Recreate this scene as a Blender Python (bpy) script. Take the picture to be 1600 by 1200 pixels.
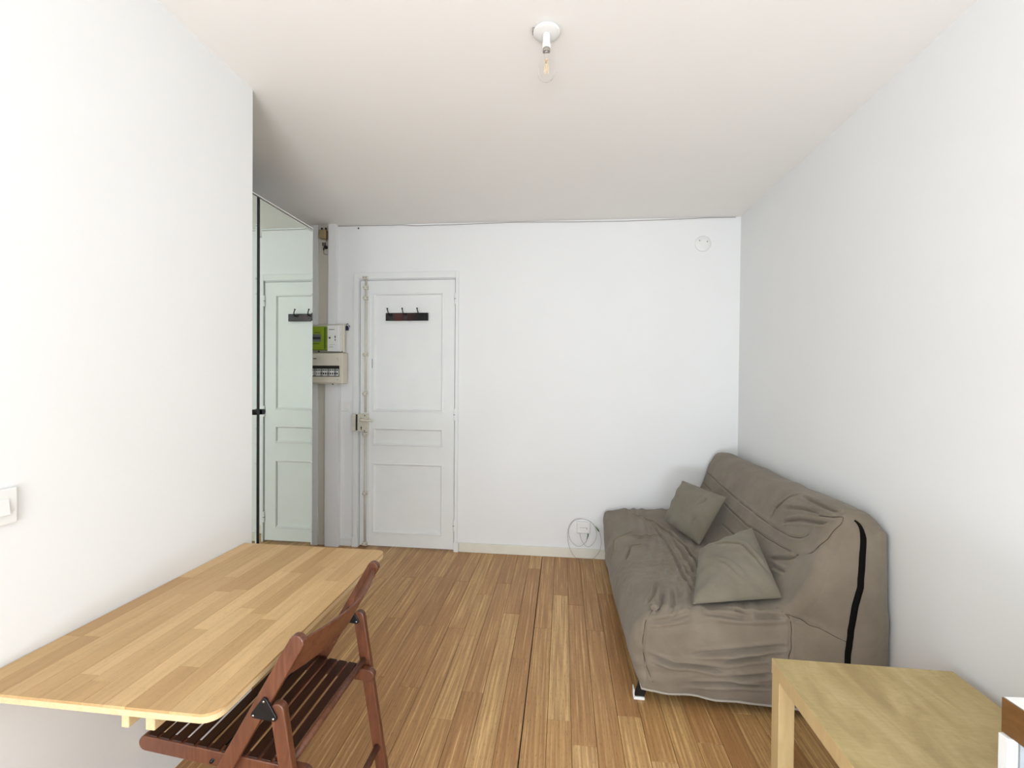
import bpy, bmesh, math, random
import numpy as np
from mathutils import Vector, Matrix

for o in list(bpy.data.objects): bpy.data.objects.remove(o)
S = bpy.context.scene
COL = S.collection
rnd = random.Random(7)

# ------------------------------------------------------------------ camera
def rotm(y, p, r):
    cy, sy, cp, sp, cr, sr = math.cos(y), math.sin(y), math.cos(p), math.sin(p), math.cos(r), math.sin(r)
    Bm = Matrix(((1, 0, 0), (0, 0, -1), (0, 1, 0)))
    Ry = Matrix(((cy, 0, sy), (0, 1, 0), (-sy, 0, cy))); Rx = Matrix(((1, 0, 0), (0, cp, -sp), (0, sp, cp)))
    Rz = Matrix(((cr, -sr, 0), (sr, cr, 0), (0, 0, 1)))
    return Rz @ Rx @ Ry @ Bm
M = rotm(math.radians(6.464), math.radians(.6236), math.radians(.477))
cam = bpy.data.objects.new('camera', bpy.data.cameras.new('camera')); COL.objects.link(cam)
cam.data.sensor_fit = 'HORIZONTAL'; cam.data.sensor_width = 36; cam.data.lens = 700/1600*36; cam.data.clip_start = .02
CR = (Matrix(((1, 0, 0), (0, -1, 0), (0, 0, -1))) @ M).transposed()
cam.matrix_world = Matrix.Translation((0, 0, 1.38)) @ CR.to_4x4()
S.camera = cam

# ------------------------------------------------------------------ light
W = bpy.data.worlds.new('world'); S.world = W; W.use_nodes = True
W.node_tree.nodes['Background'].inputs[0].default_value = (.80, .90, 1, 1)
W.node_tree.nodes['Background'].inputs[1].default_value = 1.0
def area(name, loc, rot, sx, sy, power, col):
    l = bpy.data.lights.new(name, 'AREA'); l.shape = 'RECTANGLE'; l.size = sx; l.size_y = sy; l.energy = power; l.color = col
    o = bpy.data.objects.new(name, l); COL.objects.link(o); o.location = loc; o.rotation_euler = rot; return o
area('window_daylight', (0.0, -3.60, 1.22), (math.radians(90), 0, 0), 2.2, 2.3, 25, (.80, .89, 1))
area('ceiling_fill', (0.0, -2.5, .30), (math.radians(158), 0, 0), 1.6, 1.1, 185, (.84, .91, 1))  # unseen fill lamp, added low behind the camera to lift the ceiling
area('right_wall_fill', (-1.50, -1.55, 1.22), (math.radians(90), 0, math.radians(-90)), 1.9, 2.3, 75, (.80, .89, 1))  # added fill light, set outside the side opening to brighten the right wall
S.view_settings.view_transform = 'Standard'; S.view_settings.look = 'None'
S.view_settings.gamma = 1; S.view_settings.use_curve_mapping = False
S.view_settings.exposure = -0.31

# ------------------------------------------------------------------ helpers
WO = {}
def org(o): return WO.get(o.name, Vector((0, 0, 0))) if o else Vector((0, 0, 0))
def tag(o, label=None, cat=None, group=None, kind=None):
    if label: o['label'] = label
    if cat: o['category'] = cat
    if group: o['group'] = group
    if kind: o['kind'] = kind
    return o
def empty(name, loc, label=None, cat=None, group=None, kind=None):
    o = bpy.data.objects.new(name, None); o.empty_display_size = .05; COL.objects.link(o)
    o.location = loc; WO[o.name] = Vector(loc); return tag(o, label, cat, group, kind)
def add(name, verts, faces, mat, parent=None, smooth=False, origin=None):
    """world-space vertices -> one mesh object (origin at its parent's, or as given)"""
    og = Vector(origin) if origin is not None else (org(parent) if parent else Vector((0, 0, 0)))
    me = bpy.data.meshes.new(name); me.from_pydata([tuple(Vector(v)-og) for v in verts], [], faces)
    if mat: me.materials.append(mat)
    if smooth: me.polygons.foreach_set('use_smooth', [True]*len(me.polygons))
    o = bpy.data.objects.new(name, me); COL.objects.link(o)
    if parent: o.parent = parent; o.location = og-org(parent)
    else: o.location = og
    WO[o.name] = og
    return o
def from_bm(name, bm, mat, parent=None, smooth=False, origin=None):
    bmesh.ops.recalc_face_normals(bm, faces=bm.faces)
    vs = [v.co.copy() for v in bm.verts]
    for i, v in enumerate(bm.verts): v.index = i
    fs = [[v.index for v in f.verts] for f in bm.faces]
    bm.free(); return add(name, vs, fs, mat, parent, smooth, origin)
def bx(bm, x0, x1, y0, y1, z0, z1, bev=0, seg=2, mtx=None):
    vs = [bm.verts.new((x, y, z)) for x in (x0, x1) for y in (y0, y1) for z in (z0, z1)]
    fs = [bm.faces.new([vs[i] for i in q]) for q in ((0, 1, 3, 2), (4, 6, 7, 5), (0, 4, 5, 1), (2, 3, 7, 6), (0, 2, 6, 4), (1, 5, 7, 3))]
    bmesh.ops.recalc_face_normals(bm, faces=fs)
    if bev:
        es = list({e for f in fs for e in f.edges})
        r = bmesh.ops.bevel(bm, geom=es, offset=bev, segments=seg, profile=.5, affect='EDGES')
        vs = list({v for f in r['faces'] for v in f.verts} | {v for v in vs if v.is_valid})
    if mtx is not None:
        for v in vs: v.co = mtx @ v.co
def box(name, x0, x1, y0, y1, z0, z1, mat, parent=None, bev=0, seg=2, origin=None):
    bm = bmesh.new(); bx(bm, x0, x1, y0, y1, z0, z1, bev, seg); return from_bm(name, bm, mat, parent, False, origin)
def frames(pts):
    pts = [Vector(p) for p in pts]; n = len(pts); T = []
    for i in range(n):
        t = pts[min(i+1, n-1)]-pts[max(i-1, 0)]; T.append(t.normalized() if t.length > 1e-9 else Vector((0, 0, 1)))
    a = Vector((0, 0, 1)) if abs(T[0].z) < .9 else Vector((1, 0, 0))
    N = [(a-T[0]*a.dot(T[0])).normalized()]
    for i in range(1, n): N.append((N[-1]-T[i]*N[-1].dot(T[i])).normalized())
    return pts, T, N
def tube_data(pts, r, seg=8, closed=False):
    P, T, N = frames(pts); vs = []; fs = []; n = len(P)
    for i in range(n):
        B = T[i].cross(N[i]); rr = r[i] if isinstance(r, (list, tuple)) else r
        for k in range(seg):
            a = 2*math.pi*k/seg; vs.append(P[i]+(N[i]*math.cos(a)+B*math.sin(a))*rr)
    for i in range(n-1):
        for k in range(seg):
            fs.append((i*seg+k, i*seg+(k+1) % seg, (i+1)*seg+(k+1) % seg, (i+1)*seg+k))
    fs.append(tuple(reversed(range(seg)))); fs.append(tuple((n-1)*seg+k for k in range(seg)))
    return vs, fs
def tube(name, pts, r, mat, parent=None, seg=8): 
    v, f = tube_data(pts, r, seg); return add(name, v, f, mat, parent, True)
def smooth_path(pts, sub=6):
    P = [Vector(p) for p in pts]; E = [P[0]*2-P[1]]+P+[P[-1]*2-P[-2]]; out = []
    for i in range(1, len(E)-2):
        a, b, c, d = E[i-1], E[i], E[i+1], E[i+2]
        for k in range(sub):
            t = k/sub; out.append(.5*((2*b)+(c-a)*t+(2*a-5*b+4*c-d)*t*t+(-a+3*b-3*c+d)*t**3))
    return out+[P[-1]]
def lathe(name, prof, loc, mat, parent=None, seg=28, axis='Z', smooth=True):
    """prof: (radius, height) pairs along the axis"""
    vs = []; fs = []
    for r, h in prof:
        for k in range(seg):
            a = 2*math.pi*k/seg; p = (r*math.cos(a), r*math.sin(a), h)
            if axis == 'Y': p = (p[0], p[2], p[1])
            if axis == 'X': p = (p[2], p[0], p[1])
            vs.append(Vector(p)+Vector(loc))
    for i in range(len(prof)-1):
        for k in range(seg): fs.append((i*seg+k, i*seg+(k+1) % seg, (i+1)*seg+(k+1) % seg, (i+1)*seg+k))
    fs.append(tuple(range(seg))); fs.append(tuple((len(prof)-1)*seg+k for k in range(seg)))
    bm = bmesh.new(); V = [bm.verts.new(v) for v in vs]
    for f in fs:
        try: bm.faces.new([V[i] for i in f])
        except ValueError: pass
    bmesh.ops.remove_doubles(bm, verts=bm.verts, dist=1e-6)
    o = from_bm(name, bm, mat, parent, smooth)
    return o
def capsule_bar(bm, p, q, w, t, seg=8, flat=(False, False), up=None):
    """a bar of width w and thickness t from p to q, its ends rounded in the wide plane"""
    p, q = Vector(p), Vector(q); d = (q-p).normalized(); th = Vector(up).normalized(); wd = d.cross(th).normalized()
    out = []
    for (c, sgn, fl) in ((p, -1, flat[0]), (q, 1, flat[1])):
        if fl: ring = [c+wd*(w/2)*(-sgn), c+wd*(w/2)*sgn]
        else:
            cc = c-d*sgn*w/2
            ring = [cc+(d*sgn*math.sin(a)+wd*(-sgn)*math.cos(a))*(w/2) for a in [math.pi*k/seg for k in range(seg+1)]]
        out += ring
    n = len(out); A = [bm.verts.new(v+th*t/2) for v in out]; Bv = [bm.verts.new(v-th*t/2) for v in out]
    fs = [bm.faces.new(A), bm.faces.new(list(reversed(Bv)))]
    for i in range(n): fs.append(bm.faces.new((A[i], Bv[i], Bv[(i+1) % n], A[(i+1) % n])))
    bmesh.ops.recalc_face_normals(bm, faces=fs)
    es = [e for f in fs[:2] for e in f.edges]
    bmesh.ops.bevel(bm, geom=es, offset=min(.003, t*.2), segments=2, profile=.5, affect='EDGES')
def bar(name, p, q, w, t, up, mat, parent, flat=(False, False)):
    bm = bmesh.new(); capsule_bar(bm, p, q, w, t, flat=flat, up=up); return from_bm(name, bm, mat, parent)
def prism(name, outline, axis, a0, a1, mat, parent=None, bev=0, origin=None):
    """outline of 2D points, extruded along axis 'X','Y' or 'Z' from a0 to a1"""
    def mk(u, v, w): return {'X': (w, u, v), 'Y': (u, w, v), 'Z': (u, v, w)}[axis]
    bm = bmesh.new(); A = [bm.verts.new(mk(u, v, a0)) for u, v in outline]; Bv = [bm.verts.new(mk(u, v, a1)) for u, v in outline]
    n = len(outline); fs = [bm.faces.new(A), bm.faces.new(list(reversed(Bv)))]
    for i in range(n): fs.append(bm.faces.new((A[i], Bv[i], Bv[(i+1) % n], A[(i+1) % n])))
    bmesh.ops.recalc_face_normals(bm, faces=bm.faces)
    if bev: bmesh.ops.bevel(bm, geom=[e for f in fs[:2] for e in f.edges], offset=bev, segments=2, profile=.5, affect='EDGES')
    return from_bm(name, bm, mat, parent, False, origin)

# ------------------------------------------------------------------ materials
def lin(c): return tuple((x/255/12.92 if x/255 <= .04045 else ((x/255+.055)/1.055)**2.4) for x in c)
class N:
    def __init__(s, name):
        s.m = bpy.data.materials.new(name); s.m.use_nodes = True; s.t = s.m.node_tree; s.b = s.t.nodes['Principled BSDF']
        s.tc = s.t.nodes.new('ShaderNodeTexCoord')
    def new(s, ty, **kw):
        n = s.t.nodes.new('ShaderNode'+ty)
        for k, v in kw.items():
            if hasattr(n, k) and k not in n.inputs: setattr(n, k, v)
            else: n.inputs[k].default_value = v
        return n
    def l(s, a, b): s.t.links.new(a, b)
    def mapping(s, scale, src=None, rot=(0, 0, 0)):
        mp = s.new('Mapping'); mp.inputs['Scale'].default_value = scale; mp.inputs['Rotation'].default_value = rot
        s.l(src or s.tc.outputs['Object'], mp.inputs['Vector']); return mp.outputs[0]
    def noise(s, vec, scale, detail=4, rough=.55, dist=0):
        n = s.new('TexNoise'); n.inputs['Scale'].default_value = scale; n.inputs['Detail'].default_value = detail
        n.inputs['Roughness'].default_value = rough; n.inputs['Distortion'].default_value = dist; s.l(vec, n.inputs['Vector']); return n.outputs['Fac']
    def ramp(s, fac, stops):
        r = s.new('ValToRGB'); e = r.color_ramp.elements
        while len(e) < len(stops): e.new(.5)
        for i, (p, c) in enumerate(stops): e[i].position = p; e[i].color = (*c, 1)
        s.l(fac, r.inputs[0]); return r.outputs[0]
    def mix(s, f, a, b, mode='MIX'):
        m = s.new('Mix'); m.data_type = 'RGBA'; m.blend_type = mode
        for v, k in ((f, 0), (a, 6), (b, 7)):
            if isinstance(v, (int, float)): m.inputs[k].default_value = v
            elif isinstance(v, tuple): m.inputs[k].default_value = (*v, 1)
            else: s.l(v, m.inputs[k])
        return m.outputs[2]
    def math(s, op, a, b=0.0):
        m = s.new('Math'); m.operation = op
        for i, v in enumerate((a, b)):
            if isinstance(v, (int, float)): m.inputs[i].default_value = v
            else: s.l(v, m.inputs[i])
        return m.outputs[0]
    def base(s, c):
        if isinstance(c, tuple): s.b.inputs['Base Color'].default_value = (*c, 1)
        else: s.l(c, s.b.inputs['Base Color'])
    def bump(s, h, strength=.2, dist=.002):
        b = s.new('Bump'); b.inputs['Strength'].default_value = strength; b.inputs['Distance'].default_value = dist
        s.l(h, b.inputs['Height']); s.l(b.outputs[0], s.b.inputs['Normal'])
    def set(s, rough=.5, metal=0, spec=.5):
        s.b.inputs['Roughness'].default_value = rough; s.b.inputs['Metallic'].default_value = metal
        s.b.inputs['Specular IOR Level'].default_value = spec; return s
def plain(name, rgb, rough=.5, metal=0, var=.04, scale=40, bump=0, spec=.5):
    n = N(name).set(rough, metal, spec); c = lin(rgb); f = n.noise(n.tc.outputs['Object'], scale, 3)
    n.base(n.ramp(f, [(.3, tuple(x*(1-var) for x in c)), (.7, tuple(min(1, x*(1+var)) for x in c))]))
    if bump: n.bump(f, bump, .001)
    return n.m
def wall_paint(name, rgb, bump=.06):
    n = N(name).set(.75, 0, .25); c = lin(rgb); v = n.tc.outputs['Object']
    f = n.noise(v, 2.2, 3); g = n.noise(v, 260, 4, .7)
    n.base(n.ramp(f, [(.3, tuple(x*.985 for x in c)), (.7, c)])); n.bump(g, bump, .001); return n.m
MW = wall_paint('white_wall_paint', (242, 242, 240)); MWR = wall_paint('rough_white_paint', (242, 242, 240), .16)
MC = wall_paint('ceiling_paint', (248, 245, 240)); MN = wall_paint('niche_beige_paint', (222, 215, 202))
MD = plain('door_white_gloss', (239, 240, 237), .42, var=.015, scale=6)
MTR = plain('trim_ivory_gloss', (233, 229, 214), .4, var=.02, scale=8)
MIV = plain('ivory_painted_metal', (216, 211, 194), .4, var=.05, scale=60)
MPL = plain('white_plastic', (240, 239, 235), .35, var=.01)
MPLI = plain('ivory_plastic', (222, 216, 198), .4, var=.03, scale=12)
MBK = plain('black_metal', (22, 22, 24), .35, .3, var=.2)
MDK = plain('dark_gap', (38, 34, 30), .8)
MBE = plain('beige_plastic_box', (172, 154, 112), .5)
MGR = plain('lime_green_plastic', (140, 168, 22), .35)
MGRD = plain('dark_green_plastic', (70, 100, 30), .4)
MSC = plain('grey_screen', (112, 120, 112), .25); MSC2 = plain('dark_screen', (48, 52, 48), .25)
MCH = plain('chrome', (205, 205, 205), .15, 1.0, var=.02)
MCB = plain('white_cable', (205, 200, 192), .45); MCBD = plain('grey_cable', (150, 142, 132), .5)
MLED = plain('green_connector', (50, 120, 50), .4)
MBL = plain('navy_plastic', (38, 42, 78), .4)
MRED = plain('red_plastic', (110, 40, 50), .4)
MBR = plain('grey_breaker_plastic', (170, 172, 168), .4)
def mirror_mat():
    n = N('mirror_glass'); n.base((.80, .87, .81)); n.set(.015, 1.0); return n.m
MMI = mirror_mat()
def glass_mat():
    n = N('clear_bulb_glass'); n.base((1, 1, 1)); n.set(.02); n.b.inputs['Transmission Weight'].default_value = 1; n.b.inputs['IOR'].default_value = 1.08; return n.m
MGL = glass_mat()
def filament_mat():
    n = N('filament'); n.base(lin((235, 205, 160))); n.set(.3); n.b.inputs['Emission Color'].default_value = (1, .72, .4, 1); n.b.inputs['Emission Strength'].default_value = .15; return n.m
MFI = filament_mat()
def bamboo():
    n = N('strand_bamboo'); n.set(.42, 0, .4)
    oi = n.new('ObjectInfo'); r = oi.outputs['Random']
    off = n.new('CombineXYZ'); n.l(n.math('MULTIPLY', r, 37.0), off.inputs[0]); n.l(n.math('MULTIPLY', r, 91.0), off.inputs[1])
    va = n.new('VectorMath'); va.operation = 'ADD'; n.l(n.tc.outputs['Object'], va.inputs[0]); n.l(off.outputs[0], va.inputs[1]); v = va.outputs[0]
    st = n.noise(n.mapping((1, .022, 1), v), 105, 3, .6, .15)
    bd = n.noise(n.mapping((1, .03, 1), v), 34, 2, .5, .1)
    fl = n.noise(n.mapping((1, .09, 1), v), 330, 3, .7)
    c = n.ramp(r, [(0, lin((184, 138, 88))), (.3, lin((194, 148, 96))), (.6, lin((206, 162, 106))), (.85, lin((216, 174, 116))), (1, lin((226, 186, 128)))])
    c = n.mix(n.ramp(st, [(.40, (0, 0, 0)), (.56, (.75,)*3), (.64, (1, 1, 1))]), n.mix(.55, c, lin((142, 98, 56)), 'MIX'), c)
    c = n.mix(n.ramp(st, [(.585, (0, 0, 0)), (.68, (.5,)*3)]), c, lin((238, 200, 144)))
    c = n.mix(n.ramp(bd, [(.35, (.30,)*3), (.55, (0, 0, 0))]), c, lin((142, 102, 64)))
    c = n.mix(n.ramp(fl, [(.34, (.55,)*3), (.42, (0, 0, 0))]), c, lin((96, 62, 34)))
    n.base(c); n.bump(st, .12, .001); return n.m
MBAM = bamboo()
def beech(name, a, b, rough=.4):
    n = N(name); n.set(rough, 0, .4); oi = n.new('ObjectInfo'); r = oi.outputs['Random']
    off = n.new('CombineXYZ'); n.l(n.math('MULTIPLY', r, 53.0), off.inputs[0]); n.l(n.math('MULTIPLY', r, 17.0), off.inputs[2])
    va = n.new('VectorMath'); va.operation = 'ADD'; n.l(n.tc.outputs['Object'], va.inputs[0]); n.l(off.outputs[0], va.inputs[1]); v = va.outputs[0]
    g = n.noise(n.mapping((1, .05, 1), v), 60, 4, .6, .6); fl = n.noise(n.mapping((1, .16, 1), v), 420, 2, .6)
    c = n.ramp(r, [(0, lin(a)), (1, lin(b))])
    c = n.mix(n.ramp(g, [(.35, (.28,)*3), (.6, (0, 0, 0))]), c, tuple(x*.62 for x in lin(a)))
    c = n.mix(n.ramp(fl, [(.33, (.3,)*3), (.42, (0, 0, 0))]), c, tuple(x*.6 for x in lin(a)))
    n.base(c); n.bump(g, .03, .001); return n.m
MBEE = beech('oiled_beech', (186, 148, 98), (220, 184, 132)); MBEL = beech('pale_beech_edge', (214, 186, 140), (226, 200, 156))
def wood(name, a, b, rough=.35, axis=(1, .06, 1), scale=50, spec=.5):
    n = N(name); n.set(rough, 0, spec)
    g = n.noise(n.mapping(axis), scale, 4, .6, .8)
    n.base(n.ramp(g, [(.3, lin(a)), (.7, lin(b))])); n.bump(g, .04, .001); return n.m
MCHR = wood('reddish_brown_lacquer', (84, 46, 31), (118, 72, 48), .36, (1, 1, .12), 60)
MCHD = wood('dark_mahogany_lacquer', (36, 16, 11), (58, 28, 19), .35, (1, .08, 1), 60)
def birch():
    n = N('birch_effect_veneer'); n.set(.5, 0, .4)
    v = n.mapping((1.0, .35, 1), rot=(0, 0, .5)); a = n.noise(v, 9, 4, .6, 1.5); g = n.noise(n.mapping((3.5, 14, 3.5)), 9, 3, .6)
    c = n.ramp(a, [(.3, lin((172, 150, 104))), (.5, lin((188, 166, 116))), (.7, lin((204, 182, 134)))])
    c = n.mix(n.ramp(g, [(.35, (.14,)*3), (.6, (0, 0, 0))]), c, lin((150, 118, 74))); n.base(c); return n.m
MBI = birch(); MBIE = wood('birch_edge_band', (206, 178, 128), (218, 192, 142), .45, (1, 1, .2), 30)
MOAK = wood('brown_oak_edge', (98, 66, 30), (122, 84, 42), .55, (.5, 1, 2), 18)
def fabric(name, rgb, tint):
    n = N(name); n.set(.95, 0, .15); v = n.tc.outputs['Object']; c = lin(rgb)
    a = n.noise(v, 5, 4, .6); w = n.noise(v, 900, 2, .6); f = n.noise(n.mapping((1, 1, 1.6)), 22, 5, .62, 1.2)
    cc = n.ramp(a, [(.3, tuple(x*.93 for x in c)), (.7, lin(tint))])
    cc = n.mix(n.ramp(w, [(.3, (.18,)*3), (.7, (0, 0, 0))]), cc, tuple(x*.6 for x in c)); n.base(cc)
    h = n.math('ADD', n.math('MULTIPLY', f, 1.0), n.math('MULTIPLY', w, .10)); n.bump(h, .35, .006)
    n.b.inputs['Sheen Weight'].default_value = .15; n.b.inputs['Sheen Roughness'].default_value = .6
    return n.m
MFAB = fabric('taupe_cotton_cover', (127, 115, 99), (139, 128, 112)); MCUS = fabric('grey_taupe_cushion', (122, 114, 98), (133, 126, 110))
MSEAM = plain('seam_thread', (62, 52, 42), .9); MHEM = plain('hem_binding', (168, 160, 148), .85); MZIP = plain('black_zip_tape', (14, 12, 11), .85, spec=.1)

# ------------------------------------------------------------------ the room
XR, XL, XA, YB, YF = 1.30, -1.345, -2.17, 3.50, -3.45
def ceil_z(x): return 2.609-.0085*x
def slab(name, x0, x1, y0, y1, mat, z0=-.02, kind='structure', parent=None, zt=None):
    """wall block whose top follows the slightly uneven ceiling"""
    za, zb = (zt, zt) if zt else (ceil_z(x0)+.01, ceil_z(x1)+.01)
    vs = [(x0, y0, z0), (x1, y0, z0), (x1, y1, z0), (x0, y1, z0), (x0, y0, za), (x1, y0, zb), (x1, y1, zb), (x0, y1, za)]
    o = add(name, vs, [(3, 2, 1, 0), (4, 5, 6, 7), (0, 1, 5, 4), (1, 2, 6, 5), (2, 3, 7, 6), (3, 0, 4, 7)], mat, parent)
    if not parent: o['kind'] = kind
    return o
DX0, DX1, DZ = -1.652, -.850, 2.176          # door opening
wb = empty('wall_back', (0, YB, 0), kind='structure')
slab('wall_panel', XA-.1, DX0, YB, YB+.10, MW, parent=wb); slab('wall_panel', DX1, XR+.1, YB, YB+.10, MW, parent=wb)
vs = [(DX0, YB, DZ), (DX1, YB, DZ), (DX1, YB+.1, DZ), (DX0, YB+.1, DZ), (DX0, YB, 2.64), (DX1, YB, 2.625), (DX1, YB+.1, 2.625), (DX0, YB+.1, 2.64)]
add('wall_panel', vs, [(3, 2, 1, 0), (4, 5, 6, 7), (0, 1, 5, 4), (1, 2, 6, 5), (2, 3, 7, 6), (3, 0, 4, 7)], MW, wb)
slab('wall_right', XR, XR+.1, YF-.1, YB, MW)
wl = empty('wall_left', (XL, 0, 0), kind='structure')
SY0, SY1 = -2.5, -.6                          # opening for the side window added behind the camera for more light
slab('wall_panel', XL-.1, XL, SY1, 1.812, MWR, parent=wl); slab('wall_panel', XL-.1, XL, YF-.1, SY0, MWR, parent=wl)
box('wall_panel', XL-.1, XL, SY0, SY1, -.02, .07, MWR, wl); box('wall_panel', XL-.1, XL, SY0, SY1, 2.37, 2.60, MWR, wl)
slab('wall_alcove', XA, XL-.1, 1.71, 1.812, MW)
slab('wall_niche', XA-.1, XA, 1.71, YB, MW)
# front wall (behind the camera) with the tall window that lights the room
wf = empty('wall_front', (0, YF, 0), kind='structure')
WX0, WX1, WZ0, WZ1 = -1.10, 1.10, .07, 2.37
slab('wall_panel', XL, WX0, YF-.1, YF, MW, parent=wf); slab('wall_panel', WX1, XR, YF-.1, YF, MW, parent=wf)
box('wall_panel', WX0, WX1, YF-.1, YF, -.02, WZ0, MW, wf); box('wall_panel', WX0, WX1, YF-.1, YF, WZ1, 2.60, MW, wf)
wn = empty('window_1', (0, YF-.05, WZ0), kind='structure')
box('window_frame', WX0, WX1, YF-.08, YF-.03, WZ0, WZ0+.05, MPL, wn); box('window_frame', WX0, WX1, YF-.08, YF-.03, WZ1-.05, WZ1, MPL, wn)
for x in (WX0, -.03, WX1-.05): box('window_frame', x, x+.05, YF-.078, YF-.032, WZ0+.05, WZ1-.05, MPL, wn)
w2 = empty('added_side_window', (XL-.05, -1.55, .07), kind='structure')  # unseen window, added so that more light reaches the right wall
box('window_frame', XL-.08, XL-.03, SY0, SY1, .07, .12, MPL, w2); box('window_frame', XL-.08, XL-.03, SY0, SY1, 2.32, 2.37, MPL, w2)
for y in (SY0, -1.575, SY1-.05): box('window_frame', XL-.078, XL-.032, y, y+.05, .12, 2.32, MPL, w2)
# ceiling
x0, x1 = XA-.1, XR+.1
vs = [(x0, YF-.1, ceil_z(x0)), (x1, YF-.1, ceil_z(x1)), (x1, YB+.1, ceil_z(x1)), (x0, YB+.1, ceil_z(x0))]
vs += [(a, b, c+.08) for a, b, c in vs]
tag(add('ceiling', vs, [(0, 1, 2, 3), (7, 6, 5, 4), (0, 4, 5, 1), (1, 5, 6, 2), (2, 6, 7, 3), (3, 7, 4, 0)], MC), kind='structure')

# floor: a dark subfloor and one object per plank, seams recessed
fl = tag(box('floor', XA-.1, XR+.1, YF-.1, YB+.1, -.08, -.010, MDK), kind='structure')
PW, PL = .095, 1.058
joint = {-3: 2.955, -2: 2.478, -1: 2.992, 0: 2.473, 1: 3.034, 2: 2.42, 3: 2.983, 4: 2.418, 5: 2.816, 6: 2.987, 7: 2.608, 8: 3.246, 9: 2.477, 10: 2.87,
         11: 2.755, 12: 2.486, 13: 2.925, 14: 2.716, 15: 3.15, 16: 2.823, 17: 2.62, 18: 2.998}
pmesh = {}
def plank(xa, xb, ya, yb):
    L, w = round(yb-ya, 3), round(xb-xa, 4)
    if (L, w) not in pmesh:
        bm = bmesh.new(); g = .0006; b = .0011
        bx(bm, g, w-g, g, L-g, -.010, 0)
        top = [e for e in bm.edges if all(abs(v.co.z) < 1e-6 for v in e.verts)]
        bmesh.ops.bevel(bm, geom=top, offset=b, segments=1, profile=.5, affect='EDGES')
        me = bpy.data.meshes.new('plank'); bm.to_mesh(me); bm.free(); me.materials.append(MBAM); pmesh[(L, w)] = me
    o = bpy.data.objects.new('plank', pmesh[(L, w)]); COL.objects.link(o); o.parent = fl; o.location = (xa, ya, 0); return o
for k in range(-13, 25):
    xa = -.999+PW*k; xb = xa+PW
    if k == 8: xb -= .0035                      # the one open, dark joint
    xa, xb = max(xa, XA+.001), min(xb, XR-.001)
    if xb-xa < .01: continue
    y = joint.get(k, 2.4+rnd.random()*.9)
    while y > -1.3: y -= PL
    ys = [YF+.002]
    while y < YB-.02:
        ys.append(y)
        y += PL
    ys.append(YB-.002 if not (DX0 < (xa+xb)/2 < DX1) else YB+.06)
    for a, b in zip(ys[:-1], ys[1:]): plank(xa, xb, a, b)

# baseboards and trim
def skirting(name, x0, x1, y0, y1, h, mat=MTR):
    o = box(name, x0, x1, y0, y1, 0, h, mat, None, .003); o['kind'] = 'structure'; return o
skirting('baseboard_back', -.812, XR-.002, YB-.016, YB-.0005, .073)
skirting('baseboard_right', XR-.016, XR-.0005, YF+.01, YB-.018, .073)
skirting('baseboard_niche', -1.8095, -1.7025, YB-.014, YB-.0005, .066, MD)
skirting('baseboard_alcove', -1.997, -1.9265, YB-.020, YB-.0125, .080, MN)
# boxed pipe chase and the beige recess beside it, both full height
def vstrip(name, x0, x1, y0, y1, mat): return slab(name, x0, x1, y0, y1, mat, z0=0)
slab('trim_1', -1.901, -1.838, YB-.045, YB-.0005, MW, z0=1.60)
tag(box('trim_5', -1.925, -1.810, YB-.0448, YB-.0005, 0, 1.5995, MW), kind='structure')
vstrip('trim_2', XA+.002, -1.998, YB-.030, YB-.0005, MW)
slab('trim_3', -1.9975, -1.9015, YB-.012, YB-.0005, MN, z0=1.60)
tag(box('trim_6', -1.9975, -1.9255, YB-.012, YB-.0005, 0, 1.5995, MN), kind='structure')

# ------------------------------------------------------------------ door
fr = empty('trim_4', (-1.25, YB, 0), kind='structure')
def casing(x0, x1, z0, z1): box('door_casing', x0, x1, YB-.018, YB-.0005, z0, z1, MD, fr, .002)
casing(-1.698, -1.655, 0, 2.232); casing(-.850, -.826, 0, 2.232); casing(-1.6545, -.8505, 2.182, 2.232)
box('plinth_block', -1.702, -1.648, YB-.026, YB-.019, 0, .082, MD, fr, .002); box('plinth_block', -.853, -.813, YB-.024, YB-.019, 0, .076, MD, fr, .002)
box('door_stop', -1.6548, -1.645, YB+.030, YB+.09, 0, 2.17, MDK, fr)
d = empty('door_1', (-1.25, YB, 0), kind='structure')
LX0, LX1, LZ0, LZ1, LY = -1.643, -.857, .012, 2.170, YB-.004
# leaf with three recessed, moulded panels: a grid of strips around the openings
panels = [(-1.536, -.948, 1.108, 2.068), (-1.536, -.948, .830, .976), (-1.536, -.948, .116, .690)]
bm = bmesh.new(); px0, px1 = -1.536, -.948
for a in ((LX0, px0, LZ0, LZ1), (px1, LX1, LZ0, LZ1), (px0, px1, LZ0, .116), (px0, px1, .690, .830), (px0, px1, .976, 1.108), (px0, px1, 2.068, LZ1)):
    bx(bm, a[0], a[1], LY, LY+.036, a[2], a[3])
bmesh.ops.remove_doubles(bm, verts=bm.verts, dist=1e-5)
from_bm('door_leaf', bm, MD, d)
for (a, b, c, e) in panels:
    bm = bmesh.new()
    rings = [(0, 0), (.003, -.005), (.010, -.006), (.014, -.001), (.017, .006), (.019, .010), (.05, .011)]
    prev = None
    for ins, dy in rings:
        R = [bm.verts.new((x, LY+dy, z)) for x, z in ((a+ins, c+ins), (b-ins, c+ins), (b-ins, e-ins), (a+ins, e-ins))]
        if prev:
            for i in range(4): bm.faces.new((prev[i], prev[(i+1) % 4], R[(i+1) % 4], R[i]))
        prev = R
    bm.faces.new(prev); from_bm('door_panel', bm, MD, d)
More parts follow.
